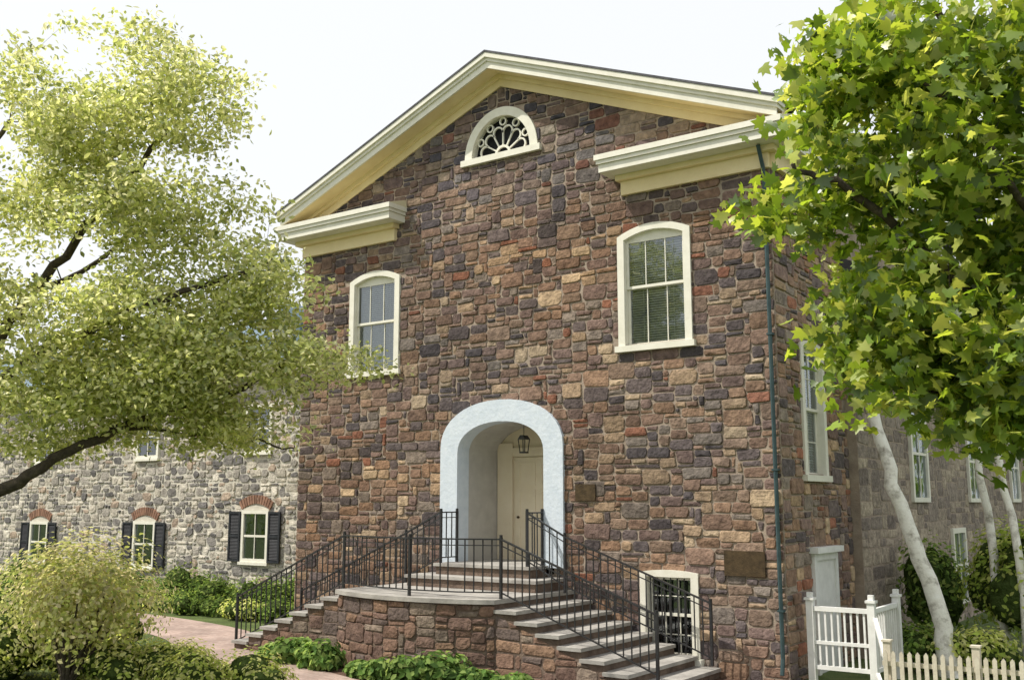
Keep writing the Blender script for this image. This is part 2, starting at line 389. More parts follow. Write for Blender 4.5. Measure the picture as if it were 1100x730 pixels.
def dh_window(parent,c,hw,z0,zs,zc,y=0,fr=.10,ax='y',xw=0,blinds=True,sash=.05,mull=(1,1),pre=''):
    fm=MB(); sm=MB(); gm=MB(); bm2=MB(); dm=MB()
    rise=zc-zs
    o=seg_top(c,hw+.035+fr-.05,z0-.02,zs+.05,zc+.09); i=seg_top(c,hw-.05,z0-.02,zs-.02,zc-.03)
    fm.ring(o,i,-.055,.10,closed=False)
    fm.box(c-hw-fr-.04,c+hw+fr+.04,-.10,.12,z0-.13,z0-.023)
    ihw=hw-.053; b=z0+.0; mid=(z0+zc)/2
    for (za,zb,yy) in ((b-.02,mid+.02,.085),(mid-.02,zc-.02,.04)):
        sm.box(c-ihw,c-ihw+sash,yy,yy+.04,za,zb); sm.box(c+ihw-sash,c+ihw,yy,yy+.04,za,zb)
        sm.box(c-ihw+sash,c+ihw-sash,yy+.001,yy+.038,za,za+sash); sm.box(c-ihw+sash,c+ihw-sash,yy+.001,yy+.038,zb-sash-(rise if zb>mid+.1 else 0),zb)
        nx,nz=mull
        for k in range(1,nx+1):
            x=c-ihw+2*ihw*k/(nx+1); sm.box(x-.008,x+.008,yy+.005,yy+.03,za+sash,zb-sash)
        for k in range(1,nz+1):
            z=za+(zb-za)*k/(nz+1); sm.box(c-ihw+sash,c+ihw-sash,yy+.007,yy+.028,z-.008,z+.008)
        gm.add([(c-ihw+.02,yy+.02,za+.02),(c+ihw-.02,yy+.02,za+.02),(c+ihw-.02,yy+.02,zb-.02),(c-ihw+.02,yy+.02,zb-.02)],[(0,1,2,3)])
    if blinds:
        z=b+.05
        while z<zc-.05:
            bm2.add([(c-ihw,.155,z),(c+ihw,.155,z),(c+ihw,.175,z+.034),(c-ihw,.175,z+.034)],[(0,1,2,3)]); z+=.045
        for xx in (-.3,.3): bm2.box(c+xx-.006,c+xx+.006,.145,.15,b,zc-.05)
    dm.add([(c-hw-.1,.42,z0-.1),(c+hw+.1,.42,z0-.1),(c+hw+.1,.42,zc+.1),(c-hw-.1,.42,zc+.1)],[(0,1,2,3)])
    def tr(v):
        if ax=='y': return [(p[0],p[1]+y,p[2]) for p in v]
        return [(xw-p[1],p[0],p[2]) for p in v]
    for mb,nm,mt in ((fm,'window_frame',M_white),(sm,'window_sash',M_white),(gm,'window_glass',M_glass),(bm2,'window_blinds',M_blind),(dm,'window_dark_room',M_dark)):
        if mb.v:
            mb.v=tr(mb.v); mb.obj(pre+nm,mt,parent)
for w in Win: dh_window(house,*w,mull=(2,0))
dh_window(house,SWn[0],.5,SWn[2],SWn[3]-.05,SWn[3],ax='x',xw=XR,mull=(1,1))
dh_window(house,BW[0],BW[1],BW[2],BW[3]-.005,BW[3],blinds=False,mull=(2,1))
bb=MB()
for k in range(7):
    x=BW[0]-.38+.76*k/6; bb.bar((x,.03,BW[2]),(x,.03,BW[3]-.05),.016)
bb.obj('basement_window_bars',M_iron,house)
fl=MB(); fl.ring(fan(.90,.96,FZ-.0),fan(.72,.78,FZ-.0),-.06,.12,closed=False)
fl.box(-.98,.98,-.10,.12,FZ-.13,FZ-.003)
def arcbar(mb,cx,cz,r,a0,a1,w,n=10,y0=.03,y1=.07):
    o=[(cx+(r+w/2)*math.cos(a0+(a1-a0)*i/n),cz+(r+w/2)*math.sin(a0+(a1-a0)*i/n)) for i in range(n+1)]
    q=[(cx+(r-w/2)*math.cos(a0+(a1-a0)*i/n),cz+(r-w/2)*math.sin(a0+(a1-a0)*i/n)) for i in range(n+1)]
    mb.ring(o,q,y0,y1,closed=False)
arcbar(fl,0,FZ,.17,0,math.pi,.05)
for k in range(7):
    a=math.pi*(k+.0)/6
    if 0<k<6: fl.bar((.17*math.cos(a),.05,FZ+.17*math.sin(a)),(.46*math.cos(a),.05,FZ+.48*math.sin(a)),.03)
for k in range(6):
    a=math.pi*(k+.5)/6; fl_c=(.45*math.cos(a),FZ+.48*math.sin(a))
    arcbar(fl,fl_c[0],fl_c[1],.118,a-math.pi*.62,a+math.pi*.62,.032,y0=.031,y1=.069)
for k in range(7):
    a=math.pi*k/6
    if 0<k<6: arcbar(fl,.64*math.cos(a),FZ+.69*math.sin(a),.075,0,2*math.pi,.028,y0=.028,y1=.072)
fl.obj('fanlight_window_tracery',M_white,house)
fg=MB(); fg.add([(p[0],.14,p[1]) for p in fan(.78,.84)],[tuple(range(29))]); fg.obj('fanlight_dark_pane',M_dark,house)
ar=MB(); ar.ring(arch_pts(1.45,3.95,4.86,1.72),arch_pts(1.02,3.85,4.44,1.72),-.075,.30,closed=False)
ar.obj('entrance_arch_surround',M_blue,house)
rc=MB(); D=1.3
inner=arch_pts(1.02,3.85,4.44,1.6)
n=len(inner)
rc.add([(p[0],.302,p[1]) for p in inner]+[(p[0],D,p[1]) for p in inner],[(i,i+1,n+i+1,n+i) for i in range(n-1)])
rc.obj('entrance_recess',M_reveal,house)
dr=MB(); dr.add([(p[0],D-.002,p[1]) for p in inner],[tuple(range(n))]); dr.obj('entrance_back_panel',M_door,house)
do=MB()
do.box(-1.0,-.62,D-.06,D-.005,1.62,4.1); do.box(.62,1.0,D-.06,D-.005,1.62,4.1); do.box(-.617,.617,D-.06,D-.005,3.82,4.0)
do.box(-.56,.56,D-.035,D-.006,1.74,3.8)
for (za,zb) in ((1.9,2.45),(2.55,3.15),(3.22,3.7)):
    for (xa,xb) in ((-.48,-.06),(.06,.48)):
        do.ring([(xa,za),(xb,za),(xb,zb),(xa,zb)],[(xa+.04,za+.04),(xb-.04,za+.04),(xb-.04,zb-.04),(xa+.04,zb-.04)],D-.05,D-.034)
do.obj('entrance_door',M_door,house)
kn=MB(); kn.bar((-.47,D-.09,2.6),(-.47,D-.035,2.6),.05,seg=8); kn.obj('door_knob',M_bronze,house)
ln=MB(); lc=(0.1,.62)
ln.bar((lc[0],lc[1],4.15),(lc[0],lc[1],4.44),.015,seg=6)
ln.prism([(lc[0]-.09,4.12),(lc[0]+.09,4.12),(lc[0]+.03,4.2),(lc[0]-.03,4.2)],lc[1]-.09,lc[1]+.09)
for sx in (-.08,.08):
    for sy in (-.08,.08): ln.bar((lc[0]+sx*.7,lc[1]+sy*.7,3.88),(lc[0]+sx,lc[1]+sy,4.12),.014)
ln.box(lc[0]-.065,lc[0]+.065,lc[1]-.065,lc[1]+.065,3.85,3.88)
ln.obj('hanging_lantern',M_iron,house)
pl=MB(); pl.box(1.70,2.12,-.06,-.036,2.93,3.22); pl.obj('wall_plaque',M_bronze,house)
pl=MB(); pl.box(4.55,5.25,-.055,-.036,1.72,2.12); pl.obj('wall_plaque_large',M_bronze,house)
dp=MB(); dp.tube([(5.50,-.30,8.78),(5.50,-.12,8.45),(5.50,-.09,8.3),(5.50,-.09,.5),(5.50,-.15,.25)],[.036]*5,8)
for z in (1.2,3.4,5.6,7.6): dp.box(5.45,5.55,-.13,-.02,z,z+.03)
dp.obj('downspout',M_pipe,house,smooth=False)
sd=MB(); sd.ring([(1.15,0),(2.35,0),(2.35,2.05),(1.15,2.05)],[(1.27,.0),(2.23,.0),(2.23,1.93),(1.27,1.93)],XR-.02,XR+.07,ax='x')
sd.box(XR+.0,XR+.03,1.27,2.23,0.02,1.93); sd.box(XR-.02,XR+.16,1.08,2.42,2.053,2.15)
sd.obj('side_door',M_whitewood,house)

# ------------------------------------------------------------------ annex wing (right)
annex=empty('stone_annex')
AX=5.75
aw=MB(); aw.box(-2,AX,3.42,34,-.3,7.2); aw.obj('annex_walls',M_mort,annex)
st=layout(3.42,26,-.2,7.1,.19,.15,SZ)
AW=[(7.7,.62,3.0,4.9),(13.2,.62,3.0,4.9),(19,.62,3.0,4.9),(10.4,.62,5.4,6.9),(16.2,.62,5.4,6.9),(11,.6,.6,2.2)]
st=cut_holes(st,[(c-h-.06,c+h+.06,a-.06,b+.06) for c,h,a,b in AW])
masonry('annex_stones',st,lambda s,z,o:(AX+o*.6,s,z),PALW,annex,depth=(.004,.018),var=.1)
for c,h,a,b in AW:
    fm=MB(); fm.ring([(c-h-.08,a-.1),(c+h+.08,a-.1),(c+h+.08,b+.08),(c-h-.08,b+.08)],[(c-h+.04,a),(c+h-.04,a),(c+h-.04,b-.04),(c-h+.04,b-.04)],AX+.0,AX+.07,ax='x')
    fm.box(AX+.03,AX+.05,c-h+.04,c+h-.04,(a+b)/2-.03,(a+b)/2+.03); fm.box(AX+.03,AX+.049,c-.015,c+.015,a,b-.04)
    fm.obj('annex_window_frame',M_white,annex)
    g=MB(); g.box(AX+.003,AX+.02,c-h+.03,c+h-.03,a-.01,b-.03); go=g.obj('annex_window_pane',M_glass,annex)
    g=MB(); g.box(AX+.0008,AX+.0025,c-h+.02,c+h-.02,a-.01,b-.03); g.obj('annex_window_dark',M_dark,annex)
ac=MB(); ac.box(-2,AX+.3,3.42,34,7.2,7.35); ac.prism([(-2,7.353),(AX+.35,7.353),(2,9.2)],3.43,34); ac.obj('annex_roof',M_roof,annex)

# ------------------------------------------------------------------ left stone building
lb=empty('stone_building')
LY=3.5; LX0,LX1=-36,-5.62
b=MB(); b.box(LX0,LX1,LY,LY+9,-.6,6.55); b.obj('walls',M_mortL,lb)
LW=[(-11.0,.50,1.32,2.62,True),(-16.05,.50,1.0,2.27,True),(-21.9,.5,.95,2.2,True),(-27,.5,.95,2.2,True),(-11.0,.5,4.35,5.55,False),(-16.1,.5,4.3,5.55,False),(-21.9,.5,4.3,5.55,False),(-7.3,.5,4.35,5.55,False)]
st=layout(-34,LX1,-.3,6.3,.15,.13,SZL)
st=cut_holes(st,[(c-h-.08,c+h+.08,a-.06,bb_+(.3 if s else .06)) for c,h,a,bb_,s in LW])
masonry('stones',st,lambda s,z,o:(s,LY-o,z),PALL,lb,gap=.02,jit=.02,round_=.4,depth=(.005,.04))
for c,h,a,t,s in LW:
    fm=MB(); fm.ring([(c-h-.06,a-.06),(c+h+.06,a-.06),(c+h+.06,t+.06),(c-h-.06,t+.06)],[(c-h+.04,a+.03),(c+h-.04,a+.03),(c+h-.04,t-.04),(c-h+.04,t-.04)],LY-.07,LY-.0)
    fm.box(c-h+.04,c+h-.04,LY-.05,LY-.03,(a+t)/2-.03,(a+t)/2+.03); fm.box(c-.012,c+.012,LY-.048,LY-.031,a+.03,t-.04)
    fm.box(c-h-.1,c+h+.1,LY-.11,LY-.0,a-.14,a-.063)
    fm.obj('window_frame',M_white,lb)
    g=MB(); g.box(c-h+.03,c+h-.03,LY-.02,LY-.004,a+.02,t-.03); g.obj('window_pane',M_glass,lb)
    g=MB(); g.box(c-h+.02,c+h-.02,LY-.0035,LY-.001,a+.02,t-.03); g.obj('window_dark',M_dark,lb)
    if s:
        sh=MB()
        for q in (-1,1):
            x0=c+q*(h+.08) if q>0 else c-h-.08-.48; x1=x0+.48
            sh.ring([(x0,a-.06),(x1,a-.06),(x1,t+.02),(x0,t+.02)],[(x0+.06,a),(x1-.06,a),(x1-.06,t-.04),(x0+.06,t-.04)],LY-.10,LY-.055)
            sh.box(x0+.06,x1-.06,LY-.096,LY-.058,(a+t)/2-.04,(a+t)/2+.04)
            z=a+.03
            while z<t-.06:
                sh.add([(x0+.06,LY-.09,z),(x1-.06,LY-.09,z),(x1-.06,LY-.06,z+.035),(x0+.06,LY-.06,z+.035)],[(0,1,2,3)]); z+=.04
            sh.box(x0+.05,x1-.05,LY-.056,LY-.05,a-.01,t)
        sh.obj('shutters',M_shut,lb)
        br=MB()
        for k in range(13):
            an=math.radians(60+60*k/12); r0,r1=1.1,1.34; cz=t+.22-1.1+.02; w=math.radians(1.9)
            P=lambda r,a_: (c-r*math.cos(a_),cz+r*math.sin(a_))
            v=[]
            for yy in (LY-.05,LY+.02):
                for (r,aa) in ((r0,an-w),(r0,an+w),(r1,an+w),(r1,an-w)):
                    p=P(r,aa); v.append((p[0],yy,p[1]))
            kk=R.uniform(.7,1.2)
            br.add(v,[(0,1,2,3),(0,4,5,1),(1,5,6,2),(2,6,7,3),(3,7,4,0)],(.27*kk,.16*kk,.115*kk))
        br.obj('brick_arch_lintel',M_brick,lb)
        tp=MB(); tp.prism([(c-h-.06,t+.063),(c+h+.06,t+.063),(c+h-.02,t+.12),(c,t+.20),(c-h+.02,t+.12)],LY-.03,LY-.0); tp.obj('lintel_infill',M_mortL,lb)
cb=MB(); cb.box(LX0,LX1,LY-.35,LY,6.4,6.62); cb.box(LX0,LX1,LY-.45,LY,6.623,6.72); cb.obj('eaves_cornice',M_trim,lb)
rr=MB(); rr.add([(LX0,LY-.5,6.74),(LX1,LY-.5,6.74),(LX1,LY+4.5,9.2),(LX0,LY+4.5,9.2),(LX0,LY+9.4,6.74),(LX1,LY+9.4,6.74)],[(0,1,2,3),(3,2,5,4),(1,5,2),(0,3,4)]); rr.obj('roof',M_roofL,lb)
for c in (-10.4,-15.5,-21):
    d=MB(); d.prism([(c-.7,6.9),(c+.7,6.9),(c+.7,8.0),(c,8.55),(c-.7,8.0)],LY+.2,LY+3); d.obj('dormer',M_roofL,lb)
    d=MB(); d.ring([(c-.42,7.15),(c+.42,7.15),(c+.42,8.0),(c-.42,8.0)],[(c-.34,7.23),(c+.34,7.23),(c+.34,7.92),(c-.34,7.92)],LY+.15,LY+.198); d.box(c-.34,c+.34,LY+.16,LY+.18,7.55,7.6); d.obj('dormer_window_frame',M_white,lb)
    d=MB(); d.box(c-.34,c+.34,LY+.185,LY+.197,7.23,7.92); d.obj('dormer_glass',M_glass,lb)

# ------------------------------------------------------------------ staircase
stair=empty('stone_staircase')
LZ=1.35
tr=MB(); core=MB()
yf=-2.35
NB=20
def bulge(s):
    x=-1.9+3.5*s; return x, yf-.42*math.sin(math.pi*s)**.8
front=[bulge(i/NB) for i in range(NB+1)]
poly=[(-1.9,-.003)]+front+[(1.6,-.003)]
core.prism([(p[0],p[1]) for p in poly],-.2,LZ-.075,'z')
po=[(-1.93,-.006)]+[(p[0]*1.02,p[1]-.07) for p in front]+[(1.63,-.006)]
tr.prism(po,LZ-.072,LZ,'z')
tr.box(-1.5,1.5,-1.05,-.08,LZ+.15,LZ+.205); core.box(-1.46,1.46,-1.01,-.085,LZ+.003,LZ+.147)
tr.box(-1.12,1.12,-.66,.30,LZ+.355,LZ+.41); core.box(-1.08,1.08,-.62,-.09,LZ+.208,LZ+.352)
tr.box(-1.015,1.015,.303,1.295,LZ+.34,LZ+.405)
NS=7; RI=(LZ-GZ)/8
for s in (-1,1):
    x00=1.6 if s>0 else 1.9
    for i in range(NS):
        z=LZ-RI*(i+1); xa=x00+.40*i; xb=xa+.44
        a,b_=sorted((s*(xa-.0),s*xb)); tr.box(a,b_,yf-.05,-.05,z-.055,z)
        a,b_=sorted((s*xa,s*(xa+.40))); core.box(a,b_,yf,-.04,-.2,z-.058)
M_core2=noisy('stair_riser_stone',(.11,.08,.065),(.22,.165,.13),scale=5,rough=.95,bump=.8,bscale=25,bdist=.02,spec=.1)
core.obj('stair_core',M_core2,stair); tr.obj('stair_treads',M_flag,stair)
st=layout(0,3.75,-.1,LZ-.08,.13,.105,SZ)
def mpb(s,z,o):
    t=min(1,max(0,s/3.75)); x,y=bulge(t); x2,y2=bulge(min(1,t+.01)); x1,y1=bulge(max(0,t-.01))
    dx,dy=x2-x1,y2-y1; L=math.hypot(dx,dy); nx,ny=dy/L,-dx/L
    return (x+nx*o,y+ny*o,z)
masonry('landing_front_stones',st,mpb,PALB,stair,depth=(.01,.03))
for s in (-1,1):
    x00=1.6 if s>0 else 1.9
    st=layout(x00,x00+2.8,-.1,LZ-.2,.13,.105,SZ); o=[]
    for p in st:
        p=clip(p,RI/.4,1,LZ-RI-.06+RI/.4*x00)
        if len(p)>2: o.append(p if s>0 else [(-q[0],q[1]) for q in reversed(p)])
    masonry('flight_side_stones',o,lambda a,z,oo:(a,yf-oo*.8,z),PALB,stair,depth=(.008,.02))

def railing(name,pts,h=.95,post=None,sp=.15):
    root=empty(name); mb=MB()
    for k in range(len(pts)-1):
        a=Vector(pts[k]); b_=Vector(pts[k+1]); up=Vector((0,0,1))
        mb.bar(a+up*h,b_+up*h,.05,.024); mb.bar(a+up*.10,b_+up*.10,.024,.02); mb.bar(a+up*(h-.10),b_+up*(h-.10),.02,.015)
        L=(b_-a).length; n=max(1,int(L/sp))
        for i in range(1,n):
            p=a.lerp(b_,i/n); mb.bar(p+up*.10,p+up*h,.017)
    for p in (post or pts):
        p=Vector(p); mb.bar(p+Vector((0,0,-.02)),p+Vector((0,0,h+.03)),.042)
        mb.bar(p+Vector((0,0,h+.03)),p+Vector((0,0,h+.07)),.055,seg=8)
    mb.obj('iron_bars',M_iron,root)
    return root
zt=LZ+.41
railing('iron_railing',[(-1.0,-.09,zt),(-1.0,-.58,zt),(-1.95,-.5,LZ),(-4.9,-.45,GZ)])
railing('iron_railing',[(1.0,-.09,zt),(1.0,-.58,zt),(1.75,-.5,LZ),(4.45,-.4,GZ+.25)])
fr=[(-4.9,-2.15,GZ),(-1.95,-2.2,LZ)]
mid=[(-1.0,-2.5,LZ),(0,-2.62,LZ),(.9,-2.5,LZ)]
railing('iron_railing',fr+mid+[(1.6,-2.2,LZ),(4.42,-2.2,GZ+.22)],post=[fr[0],fr[1],mid[1],(1.6,-2.2,LZ),(4.42,-2.2,GZ+.22)])

# ------------------------------------------------------------------ ground
g=MB(); g.add([(-400,-400,0),(400,-400,0),(400,400,0),(-400,400,0)],[(0,1,2,3)]); g.obj('ground',M_ground,loc=(0,0,GZ-.008))
def strip(name,cl,w,z,mat):
    v=[];f=[]
    P=[Vector((*c,0)) for c in cl]
    for _ in range(2):
        q=[P[0]]
        for i in range(len(P)-1): q+=[P[i].lerp(P[i+1],.25),P[i].lerp(P[i+1],.75)]
        q.append(P[-1]); P=q
    for i,p in enumerate(P):
        d=(P[min(i+1,len(P)-1)]-P[max(0,i-1)]).normalized(); n=Vector((-d.y,d.x,0))
        v+=[tuple(p+n*w/2+Vector((0,0,z))),tuple(p-n*w/2+Vector((0,0,z)))]
    for i in range(len(P)-1): f.append((2*i,2*i+1,2*i+3,2*i+2))
    return mesh(name,v,f,mat)
mesh('mulch_bed',[(-5.4,-3.6,GZ-.003),(6.2,-3.6,GZ-.003),(6.2,0,GZ-.003),(-5.4,0,GZ-.003)],[(0,1,2,3)],M_mulch)
strip('brick_path',[(-26,-.9),(-18,-.7),(-12,-.4),(-8,-.9),(-5.6,-1.8),(-3.4,-3.7),(0,-4.6),(3,-5.6),(9,-9)],1.9,GZ+.002,M_path)

# ------------------------------------------------------------------ foliage
def leafshape(kind):
    if kind=='maple':
        ang=[-90,-40,-5,18,40,62,90,118,140,162,185,220]
        rad=[.30,.62,.95,.58,1.05,.66,1.25,.66,1.05,.58,.95,.62]
        o=[(r*math.cos(math.radians(a)),r*math.sin(math.radians(a)),-.12*r) for a,r in zip(ang,rad)]
        v=[(0,0,.0)]+o; n=len(o)
        return np.array(v)*.55, [(0,1+i,1+(i+1)%n) for i in range(n)]
    if kind=='oval':
        v=[(0,-.5,0),(.27,-.1,.08),(0,.5,-.05),(-.27,-.1,.08),(.2,.22,.05),(-.2,.22,.05)]
        return np.array(v),[(0,1,4,2),(0,2,5,3)]
    if kind=='broad':
        v=[(0,-.1,0),(.3,.25,.06),(.25,.65,.04),(0,1,-.15),(-.25,.65,.04),(-.3,.25,.06)]
        return np.array(v)*.9,[(0,1,2,3),(0,3,4,5)]
def leaves(name,pos,size,kind,cols,parent,up=.5,mat=None,dirs=None,loc=None,rotz=None):
    n=len(pos); base,fc=leafshape(kind); k=len(base)
    nrm=NR.normal(size=(n,3)); nrm/=np.linalg.norm(nrm,axis=1)[:,None]+1e-9
    nrm=nrm*(1-up)+np.array([0,0,1])*up
    if dirs is not None: nrm=nrm*.6+dirs*.7
    nrm/=np.linalg.norm(nrm,axis=1)[:,None]+1e-9
    t=NR.normal(size=(n,3)); t-=(t*nrm).sum(1)[:,None]*nrm; t/=np.linalg.norm(t,axis=1)[:,None]+1e-9
    b_=np.cross(nrm,t); s=size*NR.uniform(.65,1.3,size=n)
    V=pos[:,None,:]+s[:,None,None]*(base[None,:,0,None]*t[:,None,:]+base[None,:,1,None]*b_[:,None,:]+base[None,:,2,None]*nrm[:,None,:])
    V=V.reshape(-1,3)
    me=bpy.data.meshes.new(name)
    lens=[len(f) for f in fc]
    idx=np.concatenate([np.array(f) for f in fc]); allidx=(idx[None,:]+(np.arange(n)*k)[:,None]).ravel()
    ll=np.tile(lens,n); starts=np.concatenate([[0],np.cumsum(ll)[:-1]])
    me.vertices.add(len(V)); me.vertices.foreach_set('co',V.astype(np.float32).ravel())
    me.loops.add(len(allidx)); me.loops.foreach_set('vertex_index',allidx.astype(np.int32))
    me.polygons.add(len(ll)); me.polygons.foreach_set('loop_start',starts.astype(np.int32)); me.polygons.foreach_set('loop_total',ll.astype(np.int32))
    me.update(calc_edges=True); me.validate()
    a=me.color_attributes.new("Col",'FLOAT_COLOR','POINT')
    C=np.ones((n,k,4),dtype=np.float32); C[:,:,:3]=cols[:,None,:]
    a.data.foreach_set('color',C.ravel()); me.materials.append(mat or M_leaf)
    o=bpy.data.objects.new(name,me); link(o,parent)
    return o
def mixcols(n,pal,var=.2,w=None):
    pal=np.array(pal); i=NR.choice(len(pal),size=n,p=w); c=pal[i]*NR.uniform(1-var,1+var,size=(n,1)); return c
def tree(name,loc,rotz,limbs,ells,ncl,per,spread,lsize,kind,pal,bark=M_bark,up=.45,noise_t=-.05,flat=.5,twig=.012,seed=1,w=None,mat=None,nscale=1.1):
    root=empty(name); root.location=loc; root.rotation_euler=(0,0,rotz)
    rg=np.random.default_rng(seed); mb=MB(); nodes=[]
    for pts,r0,r1 in limbs:
        P=[Vector(p) for p in pts]
        for _ in range(2):
            q=[P[0]]
            for i in range(len(P)-1): q+=[P[i].lerp(P[i+1],.3),P[i].lerp(P[i+1],.7)]
            q.append(P[-1]); P=q
        P=[p+Vector(rg.normal(size=3)*.03) if 0<i<len(P)-1 else p for i,p in enumerate(P)]
        n=len(P); rad=[r0+(r1-r0)*(i/(n-1))**.8 for i in range(n)]
        mb.tube(P,rad,10)
        for i,p in enumerate(P): 
            if p.z>2.2: nodes.append((p,rad[i]))
    vol=np.array([e[3]*e[4]*e[5]*(e[6] if len(e)>6 else 1) for e in ells]); vol=vol/vol.sum()
    cl=[]
    tries=0
    while len(cl)<ncl and tries<ncl*30:
        tries+=1
        e=ells[rg.choice(len(ells),p=vol)]
        d=rg.normal(size=3); d/=np.linalg.norm(d); rr=rg.uniform(0,1)**.42
        p=np.array(e[:3])+d*rr*np.array(e[3:6])
        nz=mn.noise(Vector(p*nscale)+Vector((seed*3.3,0,0)))
        if nz<noise_t: continue
        cl.append(p)
    NPt=np.array([tuple(a[0]) for a in nodes]); NRd=[a[1] for a in nodes]
    cl=sorted(cl,key=lambda p: np.min(np.linalg.norm(NPt-p,axis=1)))
    rads=list(NRd)
    arr=np.zeros((len(NPt)+ncl*4,3)); arr[:len(NPt)]=NPt; m=len(NPt)
    for p in cl:
        dd=np.linalg.norm(arr[:m]-p,axis=1)+.35*np.maximum(0,arr[:m,2]-p[2]); i=int(np.argmin(dd)); a=arr[i]; L=np.linalg.norm(p-a)
        r0=min(rads[i]*.75,twig*(.7+.9*L)); mids=[a]
        for t in (.33,.66): mids.append(a+(p-a)*t+np.array([0,0,1])*.10*L*math.sin(math.pi*t)+rg.normal(size=3)*.05*L)
        mids.append(p)
        mb.tube([tuple(x) for x in mids],[r0,r0*.8,r0*.6,r0*.35],4)
        for x,k in zip(mids[1:],(.8,.6,.45)):
            arr[m]=x; m+=1; rads.append(max(.004,r0*k))
    mb.obj('trunk_and_branches',bark,root,smooth=True)
    C=np.array(cl); n=len(C)*per
    ctr=np.repeat(C,per,axis=0)
    pos=ctr+NR.normal(size=(n,3))*np.array([spread,spread,spread*flat])
    cb=np.repeat(NR.uniform(.75,1.2,size=(len(C),1)),per,axis=0)
    cols=mixcols(n,pal,.22,w)*cb
    leaves('leaves',pos,lsize,kind,cols,root,up=up,mat=mat)
    return root
YW=math.radians(35.46)
PL=[(.48,.52,.19),(.58,.60,.28),(.38,.43,.15),(.64,.64,.38),(.24,.29,.09)]
tree('dogwood_tree',(-3.47,-9.59,GZ-.05),YW,
 [([(0,0,0),(.1,.0,1.2),(.35,.1,2.4)],.20,.15),
  ([(.35,.1,2.4),(1.6,0,2.95),(2.4,-.1,3.35),(3.0,0,3.85),(4.2,.1,4.1),(5.4,.1,4.7)],.12,.03),
  ([(.35,.1,2.4),(.7,.3,4.0),(1.6,.3,5.6),(2.6,.3,6.9),(3.6,.2,8.2)],.13,.03),
  ([(.7,.3,4.0),(2.0,-.3,4.7),(3.3,-.3,5.4),(4.6,-.1,5.9),(5.4,0,6.2)],.08,.02),
  ([(.35,.1,2.4),(-.3,.5,4.5),(.2,.6,6.6),(1.2,.4,8.4)],.11,.03),
  ([(.35,.1,2.4),(-1.2,-.3,4.2),(-2.3,-.5,6.0)],.10,.03),
  ([(1.6,.3,5.6),(2.2,1.2,6.4),(3.0,1.6,7.3)],.06,.02),
  ([(3.0,0,3.85),(3.9,.4,3.85),(4.8,.6,3.75),(5.5,.7,3.6)],.035,.01)],
 [(3.3,0,5.2,2.3,1.5,.85,1.2),(5.75,0,4.85,1.25,.9,.42,1.7),(3.7,0,6.6,1.8,1.4,.9,1.0),(2.9,0,8.6,1.9,1.2,1.1,1.0),(2.2,0,7.5,1.5,1.2,.8,1.0),(0,0,6,2.3,2.2,2.4,.3),(4.1,-.2,4.4,1.7,1.0,.42,1.9),(2.5,-.3,4.25,1.6,.9,.45,2.0),(5.1,0,5.8,.8,.8,.75,1.5),(4.3,.4,3.85,1.6,.7,.35,2.0),(2.1,.3,3.75,1.0,.6,.3,1.5)],
 1750,40,.18,.088,'oval',PL,up=.45,noise_t=-.15,flat=.5,twig=.010,seed=3,mat=M_leafT,nscale=1.05)
PM=[(.16,.25,.035),(.24,.34,.05),(.34,.42,.07),(.09,.155,.022),(.46,.50,.12)]
tree('maple_tree',(11.28,-5.83,GZ-.05),YW,
 [([(0,0,0),(.05,0,1.4),(0,.1,2.6)],.19,.15),
  ([(0,.1,2.6),(-.6,.1,3.4),(-1.6,0,4.5),(-2.6,-.1,5.4),(-3.2,-.1,5.7)],.09,.02),
  ([(0,.1,2.6),(-.2,.2,4.2),(-.9,.2,5.8),(-1.8,.1,7.2)],.11,.03),
  ([(-.3,.2,3.0),(-1.3,.2,3.5),(-2.3,.3,3.9)],.06,.015),
  ([(0,.1,2.6),(.6,-.3,4.5),(.5,.0,6.6)],.10,.03),
  ([(-.2,.2,4.2),(-1.3,-.4,5.2),(-2.3,-.5,6.4)],.06,.015)],
 [(-2.0,0,6.4,1.2,1.1,1.0,1.1),(-2.2,0,5.1,1.3,1.0,.75,1.3),(-1.7,.1,4.1,1.25,1.0,.65,1.6),(-.8,0,5.2,1.6,1.5,2.1,.6),(-3.05,0,5.3,.62,.6,.42,2),(-2.6,0,6.5,.55,.6,.6,1.4),(-1.0,.1,3.55,1.0,.8,.42,1.8),(.9,0,5.5,1.6,1.6,2.2,.25)],
 950,17,.17,.135,'maple',PM,up=.35,noise_t=-.14,flat=.6,twig=.009,seed=5,mat=M_leafT,nscale=1.3)
birch=tree('birch_tree',(7.45,2.3,GZ-.05),0,
 [([(0,0,0),(-.25,0,1.4),(-.62,0,2.6),(-1.0,0,3.9),(-1.1,.1,5.6)],.17,.09),
  ([(.5,1.6,0),(.45,1.6,1.8),(.30,1.6,3.4),(.15,1.5,5.4)],.10,.05),
  ([(.95,1.2,0),(.95,1.2,1.8),(.72,1.2,3.2),(.55,1.1,5.2)],.09,.05)],
 [(-.6,.3,5.9,1.2,1.2,.8),(.5,1.4,5.8,1.2,1.2,.9)],90,30,.2,.09,'oval',PM,bark=M_birch,up=.4,seed=8)

